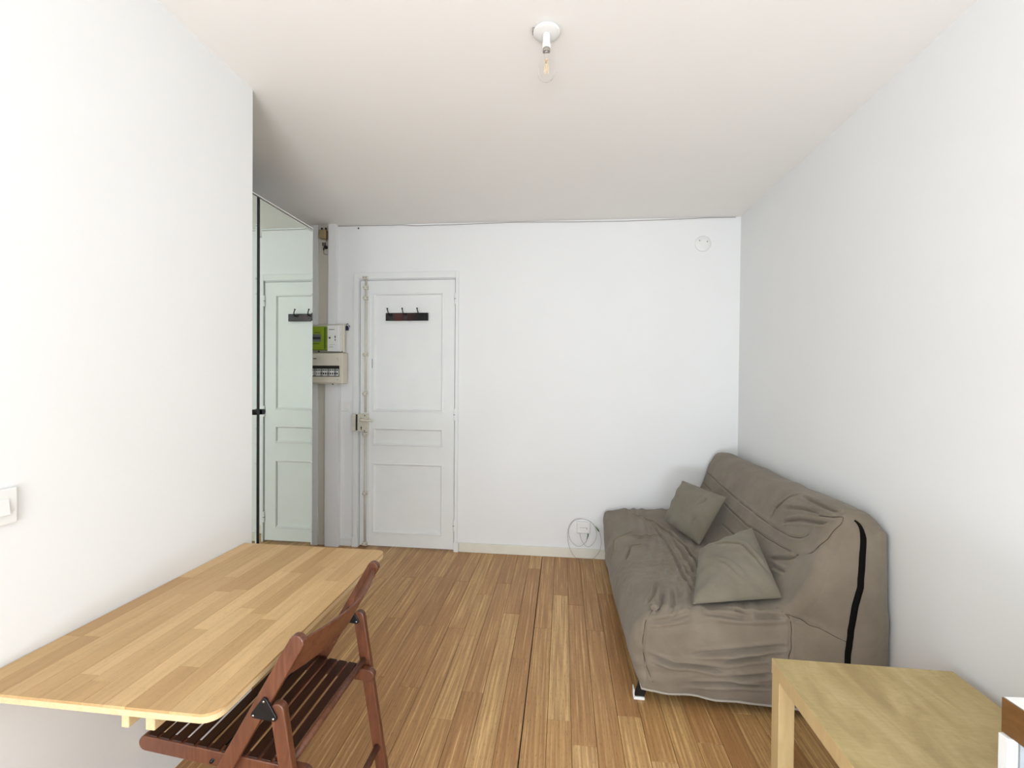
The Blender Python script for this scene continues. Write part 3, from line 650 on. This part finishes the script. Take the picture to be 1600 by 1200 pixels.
# ------------------------------------------------------------------ sofa
# ---- sofa surface (numpy) ----
def sofa_grid(nu=360, nv=300, ncap=130):
    """Rows run from the far end to the near end, round the near corner and down the near end face."""
    P = np.array([(.345,.075),(.318,.13),(.300,.21),(.303,.28),(.322,.335),(.362,.378),(.43,.402),(.55,.414),(.70,.420),(.83,.422),
                  (.90,.432),(.95,.462),(.992,.53),(1.028,.62),(1.06,.71),(1.09,.785),(1.13,.832),(1.18,.85),(1.235,.843),(1.272,.815),(1.288,.78)])
    B = np.array([(.345,.075),(.45,.067),(.60,.058),(.75,.05),(.90,.042),(1.05,.036),(1.16,.034),(1.24,.04),(1.268,.10),(1.282,.25),(1.288,.42),(1.290,.58),(1.290,.70),(1.288,.78)])
    def spl(Q, n, pw=None):
        # catmull-rom, resampled by arc length
        E = np.vstack([2*Q[0]-Q[1], Q, 2*Q[-1]-Q[-2]]); out = []
        for i in range(1, len(E)-2):
            t = np.linspace(0, 1, 24, endpoint=False)[:, None]
            a, b, c, d = E[i-1], E[i], E[i+1], E[i+2]
            out.append(.5*((2*b)+(c-a)*t+(2*a-5*b+4*c-d)*t*t+(-a+3*b-3*c+d)*t**3))
        C = np.vstack(out+[Q[-1:]])
        s = np.r_[0, np.cumsum(np.hypot(*np.diff(C, axis=0).T))]; s /= s[-1]
        g = np.linspace(0, 1, n)
        return np.c_[np.interp(g, s, C[:, 0]), np.interp(g, s, C[:, 1])]
    T = spl(P, nu)
    g = np.linspace(0, 1, nu)
    # bottom curve: parameter matched to the top curve's x so the end face lines lean gently
    Bs = spl(B, 400); sb = np.linspace(0, 1, 400)
    k = np.interp(g, [0, .18, .55, .80, 1], [0, .10, .50, .72, 1])
    Bc = np.c_[np.interp(k, sb, Bs[:, 0]), np.interp(k, sb, Bs[:, 1])]
    tn = np.gradient(T, axis=0); tn /= np.hypot(*tn.T)[:, None]+1e-9
    nrm = np.c_[tn[:, 1], -tn[:, 0]]       # points inward
    nrm = -nrm if nrm[nu//3, 1] > 0 else nrm
    R, Y0, Y1 = .05, 1.935, 3.47
    rows = []
    fade = np.clip(np.minimum(g/.03, 1), 0, 1)[:, None]*np.clip(np.minimum((1-g)/.03, 1), 0, 1)[:, None]
    for th in np.linspace(math.pi/2, 0, 12)[:-1]:     # far corner
        r = .018; q = T+nrm*r*(1-math.cos(th))*fade; cg = np.exp(-((q[:, 0]-.335)**2+(q[:, 1]-.352)**2)/.045**2)
        q[:, 0] -= .012*cg; q[:, 1] += .024*cg; q[:, 0] += .022*np.exp(-((q[:, 1]-.2)/.09)**2)*(q[:, 0] < .4)
        rows.append(np.c_[q[:, 0], np.full(nu, Y1-.03+.03*math.sin(th)), q[:, 1]])
    for y in np.linspace(Y1-.03, Y0+R, nv):
        v = (Y1-y)/(Y1-Y0)
        q = T.copy()
        # seat sags and the front bulges a little in the middle, back top dips
        seat = np.exp(-((g-.36)/.13)**2); fr = np.exp(-((g-.09)/.07)**2); top = np.exp(-((g-.86)/.09)**2)
        q[:, 1] -= .016*seat*math.sin(math.pi*v); q[:, 0] -= .012*fr*math.sin(math.pi*v)
        q[:, 1] += .008*top*math.cos(math.pi*2*v)
        wf = math.exp(-(v/.16)**2); cg = np.exp(-((q[:, 0]-.335)**2+(q[:, 1]-.352)**2)/.045**2)*wf
        q[:, 0] -= .012*cg; q[:, 1] += .024*cg; q[:, 0] += wf*.022*np.exp(-((q[:, 1]-.2)/.09)**2)*(q[:, 0] < .4)
        rows.append(np.c_[q[:, 0], np.full(nu, y), q[:, 1]])
    for th in np.linspace(0, math.pi/2, 16)[1:]:
        q = T+nrm*R*(1-math.cos(th))*fade
        rows.append(np.c_[q[:, 0], np.full(nu, Y0+R-R*math.sin(th)), q[:, 1]])
    q0 = T+nrm*R*fade
    for w in np.linspace(0, 1, ncap)[1:]:
        q = q0*(1-w)+Bc*w
        bk = .026*np.clip((q[:, 0]-.98)/.25, 0, 1)*np.sin(np.pi*np.clip((q[:, 1]-.02)/.82, 0, 1))*min(1, w*6)
        bulge = bk+.028*math.sin(math.pi*min(1, w*1.02))**.8*np.clip(np.hypot(*(Bc-q0).T)/.35, 0, 1)
        rows.append(np.c_[q[:, 0], Y0-bulge, q[:, 1]])
    return np.array(rows)
# ---- end sofa surface ----
# lines on the cover, in metres: seams, zip, folds
SEAM = [[(1.058,3.418,0.709), (1.054,3.256,0.696), (1.051,3.109,0.684), (1.047,2.975,0.674), (1.046,2.847,0.67), (1.046,2.731,0.667), (1.045,2.623,0.665), (1.044,2.524,0.663), (1.043,2.424,0.662), (1.043,2.331,0.661), (1.044,2.253,0.665), (1.045,2.181,0.669), (1.052,2.1,0.689), (1.061,2.063,0.717), (1.081,2.032,0.772)],[(1.031,3.43,0.63), (1.029,3.276,0.622), (1.026,3.135,0.615), (1.023,3.011,0.608), (1.021,2.897,0.601), (1.019,2.78,0.596), (1.017,2.673,0.591), (1.016,2.574,0.587), (1.018,2.46,0.594), (1.02,2.367,0.598), (1.021,2.281,0.602), (1.023,2.212,0.608), (1.026,2.147,0.614), (1.028,2.087,0.619), (1.043,2.005,0.663), (1.058,1.974,0.702), (1.08,1.955,0.736), (1.101,1.949,0.772), (1.125,1.948,0.806), (1.137,1.96,0.829), (1.11,1.987,0.821), (1.097,2.046,0.804)],[(0.979,2.858,0.504), (0.979,2.761,0.504), (0.978,2.671,0.503), (0.978,2.587,0.503), (0.978,2.483,0.503), (0.978,2.387,0.502)],[(0.397,1.977,0.393), (0.361,1.949,0.359), (0.355,1.939,0.331), (0.35,1.936,0.3), (0.346,1.935,0.267), (0.349,1.935,0.227), (0.364,1.928,0.172), (0.388,1.925,0.119)],[(0.908,1.958,0.426), (0.928,1.941,0.415), (0.932,1.929,0.37), (0.928,1.922,0.335), (0.925,1.915,0.299), (0.922,1.91,0.263), (0.922,1.907,0.225), (0.922,1.907,0.185), (0.925,1.911,0.143)],[(0.897,1.979,0.431), (0.929,1.944,0.42), (0.975,1.933,0.408), (1.004,1.926,0.398), (1.032,1.921,0.389), (1.061,1.916,0.379), (1.09,1.912,0.369), (1.119,1.909,0.359)]]
STRAP = [[(1.172,1.943,0.825), (1.191,1.934,0.798), (1.195,1.923,0.761), (1.187,1.914,0.708), (1.18,1.911,0.657), (1.176,1.91,0.616), (1.173,1.909,0.574), (1.162,1.909,0.53), (1.155,1.909,0.495), (1.148,1.909,0.46), (1.142,1.909,0.426), (1.135,1.909,0.391), (1.133,1.908,0.359), (1.131,1.908,0.328), (1.129,1.907,0.297), (1.127,1.907,0.266), (1.125,1.907,0.227), (1.124,1.908,0.188)]]
FOLD = [[(1.052,2.394,0.686), (1.071,2.378,0.74), (1.087,2.341,0.778), (1.109,2.319,0.812), (1.14,2.277,0.839)],[(1.058,2.282,0.705), (1.067,2.211,0.731), (1.075,2.144,0.756), (1.08,2.083,0.769), (1.085,2.026,0.782), (1.106,1.965,0.802)],[(1.081,2.309,0.767), (1.087,2.244,0.782), (1.095,2.184,0.797), (1.099,2.121,0.805), (1.104,2.063,0.813)],[(1.134,2.264,0.836), (1.132,2.197,0.837), (1.13,2.135,0.837), (1.129,2.076,0.838), (1.13,2.018,0.839), (1.139,1.977,0.837)],[(0.605,3.174,0.408), (0.617,2.999,0.405), (0.627,2.84,0.403), (0.626,2.727,0.402), (0.624,2.621,0.403), (0.623,2.522,0.403), (0.614,2.414,0.404), (0.606,2.313,0.406), (0.611,2.223,0.408), (0.615,2.139,0.411)],[(0.489,3.328,0.406), (0.563,3.254,0.408), (0.605,3.174,0.408), (0.645,3.096,0.408), (0.685,2.959,0.409), (0.694,2.852,0.409), (0.701,2.751,0.409), (0.708,2.656,0.41), (0.712,2.547,0.41), (0.715,2.447,0.411)],[(0.685,2.959,0.409), (0.678,2.75,0.407), (0.678,2.64,0.407), (0.677,2.537,0.407), (0.677,2.42,0.409), (0.676,2.312,0.41)],[(0.702,2.789,0.409), (0.717,2.636,0.41), (0.715,2.511,0.411), (0.714,2.397,0.412)],[(0.469,2.235,0.401), (0.424,2.098,0.398), (0.384,2.048,0.388)],[(0.521,2.164,0.405), (0.501,2.072,0.407), (0.482,1.988,0.408), (0.454,1.943,0.382)],[(0.469,2.124,0.403), (0.438,2.004,0.402), (0.407,1.959,0.389)],[(0.375,1.943,0.36), (0.414,1.938,0.363), (0.471,1.939,0.377), (0.51,1.944,0.39), (0.549,1.951,0.401)],[(0.552,1.909,0.248), (0.586,1.909,0.254), (0.619,1.91,0.259), (0.652,1.911,0.265), (0.686,1.911,0.271), (0.719,1.912,0.276), (0.752,1.913,0.282), (0.785,1.913,0.287), (0.818,1.914,0.291), (0.851,1.915,0.296), (0.885,1.916,0.301), (0.917,1.916,0.305)],[(0.373,1.923,0.225), (0.404,1.916,0.22), (0.435,1.912,0.214), (0.466,1.909,0.206), (0.506,1.907,0.204), (0.546,1.907,0.201), (0.585,1.907,0.198), (0.617,1.907,0.197), (0.649,1.907,0.196), (0.681,1.907,0.196)],[(0.656,1.907,0.228), (0.687,1.908,0.233), (0.718,1.908,0.239), (0.749,1.908,0.245), (0.78,1.909,0.251), (0.811,1.909,0.256), (0.842,1.91,0.262)],[(0.509,1.92,0.111), (0.539,1.918,0.118), (0.569,1.916,0.124), (0.599,1.915,0.129), (0.629,1.914,0.135), (0.658,1.913,0.14), (0.691,1.913,0.139), (0.724,1.913,0.137), (0.756,1.913,0.136), (0.788,1.913,0.135), (0.82,1.913,0.134), (0.852,1.913,0.133)],[(0.704,1.909,0.167), (0.741,1.908,0.173), (0.777,1.908,0.178), (0.813,1.908,0.183), (0.849,1.907,0.188)],[(0.992,2.265,0.529), (1.005,2.19,0.56), (1.016,2.118,0.589), (1.028,2.077,0.62)],[(0.984,2.213,0.513), (0.993,2.113,0.533)],[(0.508,2.753,0.397), (0.457,2.725,0.395), (0.408,2.708,0.39), (0.375,2.607,0.38), (0.347,2.53,0.364)],[(0.433,2.885,0.394), (0.492,2.883,0.398), (0.551,2.885,0.4), (0.61,2.885,0.402)],[(0.467,2.975,0.398), (0.396,2.904,0.388), (0.337,2.903,0.354), (0.315,2.788,0.325), (0.298,2.714,0.286)],[(0.599,1.954,0.405), (0.631,1.95,0.404), (0.662,1.948,0.402), (0.693,1.945,0.4), (0.724,1.943,0.398), (0.757,1.944,0.399), (0.79,1.945,0.4), (0.823,1.945,0.402), (0.855,1.945,0.404), (0.887,1.944,0.406)],[(0.708,1.97,0.418), (0.738,1.964,0.416), (0.768,1.959,0.414), (0.798,1.955,0.411), (0.828,1.951,0.409), (0.86,1.949,0.409), (0.892,1.946,0.41), (0.923,1.941,0.413)]]
def fbm(P, fs, amp, seed):
    """sum of warped sine folds, an (n,) array for an (n,3) array of points"""
    r = np.random.RandomState(seed); h = np.zeros(len(P)); wv = np.zeros_like(P)
    for i in range(3):
        d = r.normal(size=3); d /= np.linalg.norm(d); wv[:, i] = .05*np.sin(P@d*r.uniform(7, 14)+r.uniform(0, 6))
    Q = P+wv
    for f in fs:
        for _ in range(3):
            d = r.normal(size=3); d /= np.linalg.norm(d); h += np.sin(Q@d*f+r.uniform(0, 6)+1.5*np.sin(Q@r.normal(size=3)*f*.35))*amp/f
    return h
def crease(P, lines, width, depth, ridge=.35):
    out = np.zeros(len(P))
    for L in lines:
        L = np.array(L); best = np.full(len(P), 9.0); tt = np.zeros(len(P)); n = len(L)-1
        box_ = np.all((P > L.min(0)-4*width) & (P < L.max(0)+4*width), axis=1); idx = np.nonzero(box_)[0]
        if not len(idx): continue
        Q = P[idx]; bb = best[idx]; tb = tt[idx]
        for i in range(n):
            a, b = L[i], L[i+1]; ab = b-a; l2 = (ab@ab)+1e-12; t = np.clip((Q-a)@ab/l2, 0, 1)
            d = np.linalg.norm(Q-a-t[:, None]*ab, axis=1); m = d < bb; bb[m] = d[m]; tb[m] = (i+t[m])/n
        e = np.clip(np.minimum(tb, 1-tb)*5+.15, 0, 1)
        out[idx] += e*(-depth*np.exp(-(bb/width)**2)+ridge*depth*np.exp(-((bb-2*width)/(width*1.1))**2))
    return out
def grid_normals(G):
    a = np.gradient(G, axis=0); b = np.gradient(G, axis=1); n = np.cross(a, b); return n/(np.linalg.norm(n, axis=2, keepdims=True)+1e-9)
def sofa():
    t = empty('sofa_bed', (.82, 2.70, 0), 'taupe sofa bed under a loose creased fabric cover in the right corner', 'sofa')
    G = sofa_grid(); N_ = grid_normals(G); nr, nu = G.shape[:2]
    # outward = away from the middle of the body
    mid = np.array([.95, 2.7, .2])
    if ((G-mid)*N_).sum() < 0: N_ = -N_
    P = G.reshape(-1, 3)
    h = fbm(P, (14, 26), .035, 3)+fbm(P*np.array([1, .45, 1]), (48, 80), .03, 5)
    # stronger pulled folds on the seat and near end, calmer on the back
    h += crease(P, FOLD, .0078, .0135, .6)+crease(P, SEAM, .006, .0035, .5)+crease(P, STRAP, .016, .003, .2)
    # horizontal tension folds low on the near end
    ne = np.clip((1.99-P[:, 1])/.06, 0, 1)*np.clip((1.0-P[:, 0])/.3, 0, 1)
    h += ne*.0028*np.sin((P[:, 2]-.10*(P[:, 0]-.35))*95+3*np.sin(P[:, 0]*5))*np.exp(-((P[:, 2]-.17)/.12)**2)
    # diagonal pulls across the seat
    se = np.exp(-((P[:, 2]-.41)/.03)**2)*np.clip((P[:, 0]-.38)/.1, 0, 1)*np.clip((.92-P[:, 0])/.1, 0, 1)
    rb = np.exp(-((P-np.array([.50, 2.35, .41]))**2).sum(1)/.30**2)
    h += rb*(.0030*np.sin(P[:, 0]*90+P[:, 1]*55+5*np.sin(P[:, 1]*13))+.0022*np.sin(P[:, 0]*60-P[:, 1]*120+4*np.sin(P[:, 0]*17)))
    h += se*.0048*np.sin(P[:, 0]*70-P[:, 1]*26+4*np.sin(P[:, 1]*4)+2*np.sin(P[:, 0]*23))
    u = np.tile(np.linspace(0, 1, nu), nr); edge = np.clip(u/.03, 0, 1)*np.clip((1-u)/.04, 0, 1)
    h *= edge
    Q = P+N_.reshape(-1, 3)*h[:, None]
    Q[:, 0] = np.minimum(Q[:, 0], XR-.0175); Q[:, 1] = np.minimum(Q[:, 1], YB-.0175)
    idx = np.arange(nr*nu).reshape(nr, nu)
    F = np.stack([idx[:-1, :-1], idx[1:, :-1], idx[1:, 1:], idx[:-1, 1:]], axis=-1).reshape(-1, 4)
    og = np.array(org(t))
    me = bpy.data.meshes.new('fabric_cover'); me.from_pydata((Q-og).tolist(), [], F.tolist()); me.materials.append(MFAB)
    me.polygons.foreach_set('use_smooth', [True]*len(me.polygons))
    o = bpy.data.objects.new('fabric_cover', me); COL.objects.link(o); o.parent = t; WO[o.name] = Vector(og)
    # snap helper: nearest surface vertex
    def near(p):
        i = int(np.argmin(((Q-np.array(p))**2).sum(1))); return Vector(Q[i]), Vector(N_.reshape(-1, 3)[i])
    for L in SEAM:
        pts = []
        for p in L:
            q, n = near(p)
            if not pts or (q-pts[-1]).length > .004: pts.append(q+n*.0002)
        if len(pts) > 2: tube('seam', smooth_path(pts, 3), .0013, MSEAM, o, 6)
    hem = [Vector(Q[i*nu]) for i in range(0, nr-128, 6)]+[Vector(Q[(nr-1)*nu+k]) for k in range(0, 215, 6)]
    tube('hem', hem, .0045, MHEM, o, 8)
    zp = [near(p) for p in smooth_path(STRAP[0], 3)]; vs = []; fs = []
    zq = smooth_path([z[0] for z in zp[::2]], 2); zn = [z[1] for z in zp]
    for i, q in enumerate(zq):
        tg = (zq[min(i+1, len(zq)-1)]-zq[max(i-1, 0)]).normalized(); n = zn[min(int(i*len(zn)/len(zq)), len(zn)-1)]; s = tg.cross(n).normalized()
        wd = .0115*min(1, .25+i*.12)
        for k in (-1, -.8, .8, 1): vs.append(q+s*wd*k+n*(.0042 if abs(k) < 1 else .0005))
    for i in range(len(zq)-1):
        for k in range(3): fs.append((i*4+k, i*4+k+1, i*4+k+5, i*4+k+4))
    add('zip_strip', vs, fs, MZIP, o, True)
    # gathered knot of fabric at the front corner
    kc, kn = near((.40, 1.985, .405)); k = bmesh.new(); bmesh.ops.create_icosphere(k, subdivisions=4, radius=1)
    for v in k.verts:
        d = v.co.normalized(); f = 1+.13*math.sin(9*d.x+4*d.y)*math.sin(7*d.y+5*d.z)+.08*math.sin(17*d.z+6*d.x)
        v.co = kc+Vector((d.x*.021*f, d.y*.020*f, d.z*.014*f))+Vector((0, 0, .0))
    from_bm('fabric_knot', k, MFAB, o, True)
    # steel frame and feet under the cover
    box('base_frame', .40, 1.24, 2.0, 3.42, .115, .155, MBK, t, .004)
    for (x, y) in ((.352, 1.985), (.47, 3.39), (1.20, 1.985), (1.20, 3.39)):
        l = bar('leg', (x-.010, y, .001+.004), (x+.030, y+.004, .150), .040, .018, (0, 1, 0), MBK, t, (True, True))
        bm = bmesh.new(); bx(bm, x-.034, x+.012, y-.016, y+.016, .0, .012, .002); bx(bm, x-.036, x-.031, y-.016, y+.016, .008, .045, .0015)
        from_bm('foot_cap', bm, MPL, l)
sofa()

def cushion(label, BL, BR, TR, TL, thick, seed, bulge_dir, folds):
    BL, BR, TR, TL = map(np.array, (BL, BR, TR, TL)); n = 72
    g = np.linspace(-1, 1, n); U, V = np.meshgrid(g, g, indexing='ij')
    # pinched sides: the edges curve in between the corners
    pin = .012; U2 = U*(1-pin*(1-V**2)*np.abs(U)**1.5); V2 = V*(1-pin*(1-U**2)*np.abs(V)**1.5)
    a = (U2+1)/2; b = (V2+1)/2
    base = ((1-a)*(1-b))[..., None]*BL+(a*(1-b))[..., None]*BR+(a*b)[..., None]*TR+((1-a)*b)[..., None]*TL
    nn = np.cross(BR-BL, TL-BL); nn = nn/np.linalg.norm(nn)
    if nn@np.array(bulge_dir) < 0: nn = -nn
    prof = (np.clip(1-np.abs(U)**2.4, 0, 1)*np.clip(1-np.abs(V)**2.4, 0, 1))**.55
    c0 = (BL+BR+TR+TL)/4; L = np.linalg.norm(BR-BL)
    vs = []; P = base.reshape(-1, 3); pf = prof.reshape(-1)
    ww = fbm(P, (22, 40), .05, seed)*pf
    rad = np.hypot(U, V).reshape(-1); th = np.arctan2(V, U).reshape(-1)
    ww += .0035*np.sin(th*11+seed)*np.clip(rad-.45, 0, 1)*np.clip(pf*3, 0, 1)*2.0     # puckers towards the seams
    top = P+nn*(thick*pf)[:, None]+nn*ww[:, None]
    for f in folds: top += nn*(crease(P, [f], .009, .014, .6)*pf)[:, None]
    bot = P-nn*(thick*.55*pf)[:, None]
    t = np.vstack([top, bot]); idx = np.arange(n*n).reshape(n, n); m = n*n
    F = [(idx[i, j], idx[i+1, j], idx[i+1, j+1], idx[i, j+1]) for i in range(n-1) for j in range(n-1)]
    F2 = [(d+m, c+m, b_+m, a_+m) for a_, b_, c, d in F]
    bm = bmesh.new(); VV = [bm.verts.new(v) for v in t.tolist()]
    for f in F+F2: bm.faces.new([VV[int(i)] for i in f])
    bmesh.ops.remove_doubles(bm, verts=bm.verts, dist=1e-5)
    e = empty('cushion', tuple(c0), label, 'cushion', 'loose cushions on the sofa')
    from_bm('cushion_cover', bm, MCUS, e, True)
    rim = [P[idx[i, 0]] for i in range(n)]+[P[idx[n-1, j]] for j in range(n)]+[P[idx[n-1-i, n-1]] for i in range(n)]+[P[idx[0, n-1-j]] for j in range(n)]
    pts = [Vector(q) for q in rim[::3]]; tube('piping', pts+[pts[0]], .0018, MCUS, e, 6)
cushion('grey-taupe cushion propped upright on the sofa nearest the back wall', (.678, 3.05, .452), (.792, 2.68, .435), (.995, 2.85, .672), (.802, 3.10, .709), .064, 4, (-1, -.3, .6),
        [[(.85, 2.85, .60), (.95, 2.90, .64)], [(.80, 2.80, .50), (.93, 2.86, .61)]])
cushion('grey-taupe cushion slumped flat at the near end of the sofa', (.563, 1.985, .424), (.935, 2.01, .462), (.948, 2.36, .645), (.700, 2.37, .520), .052, 9, (-.4, -.5, .9),
        [[(.66, 2.28, .47), (.76, 2.16, .49), (.80, 2.08, .47)], [(.72, 2.34, .53), (.86, 2.24, .56), (.93, 2.10, .50)]])
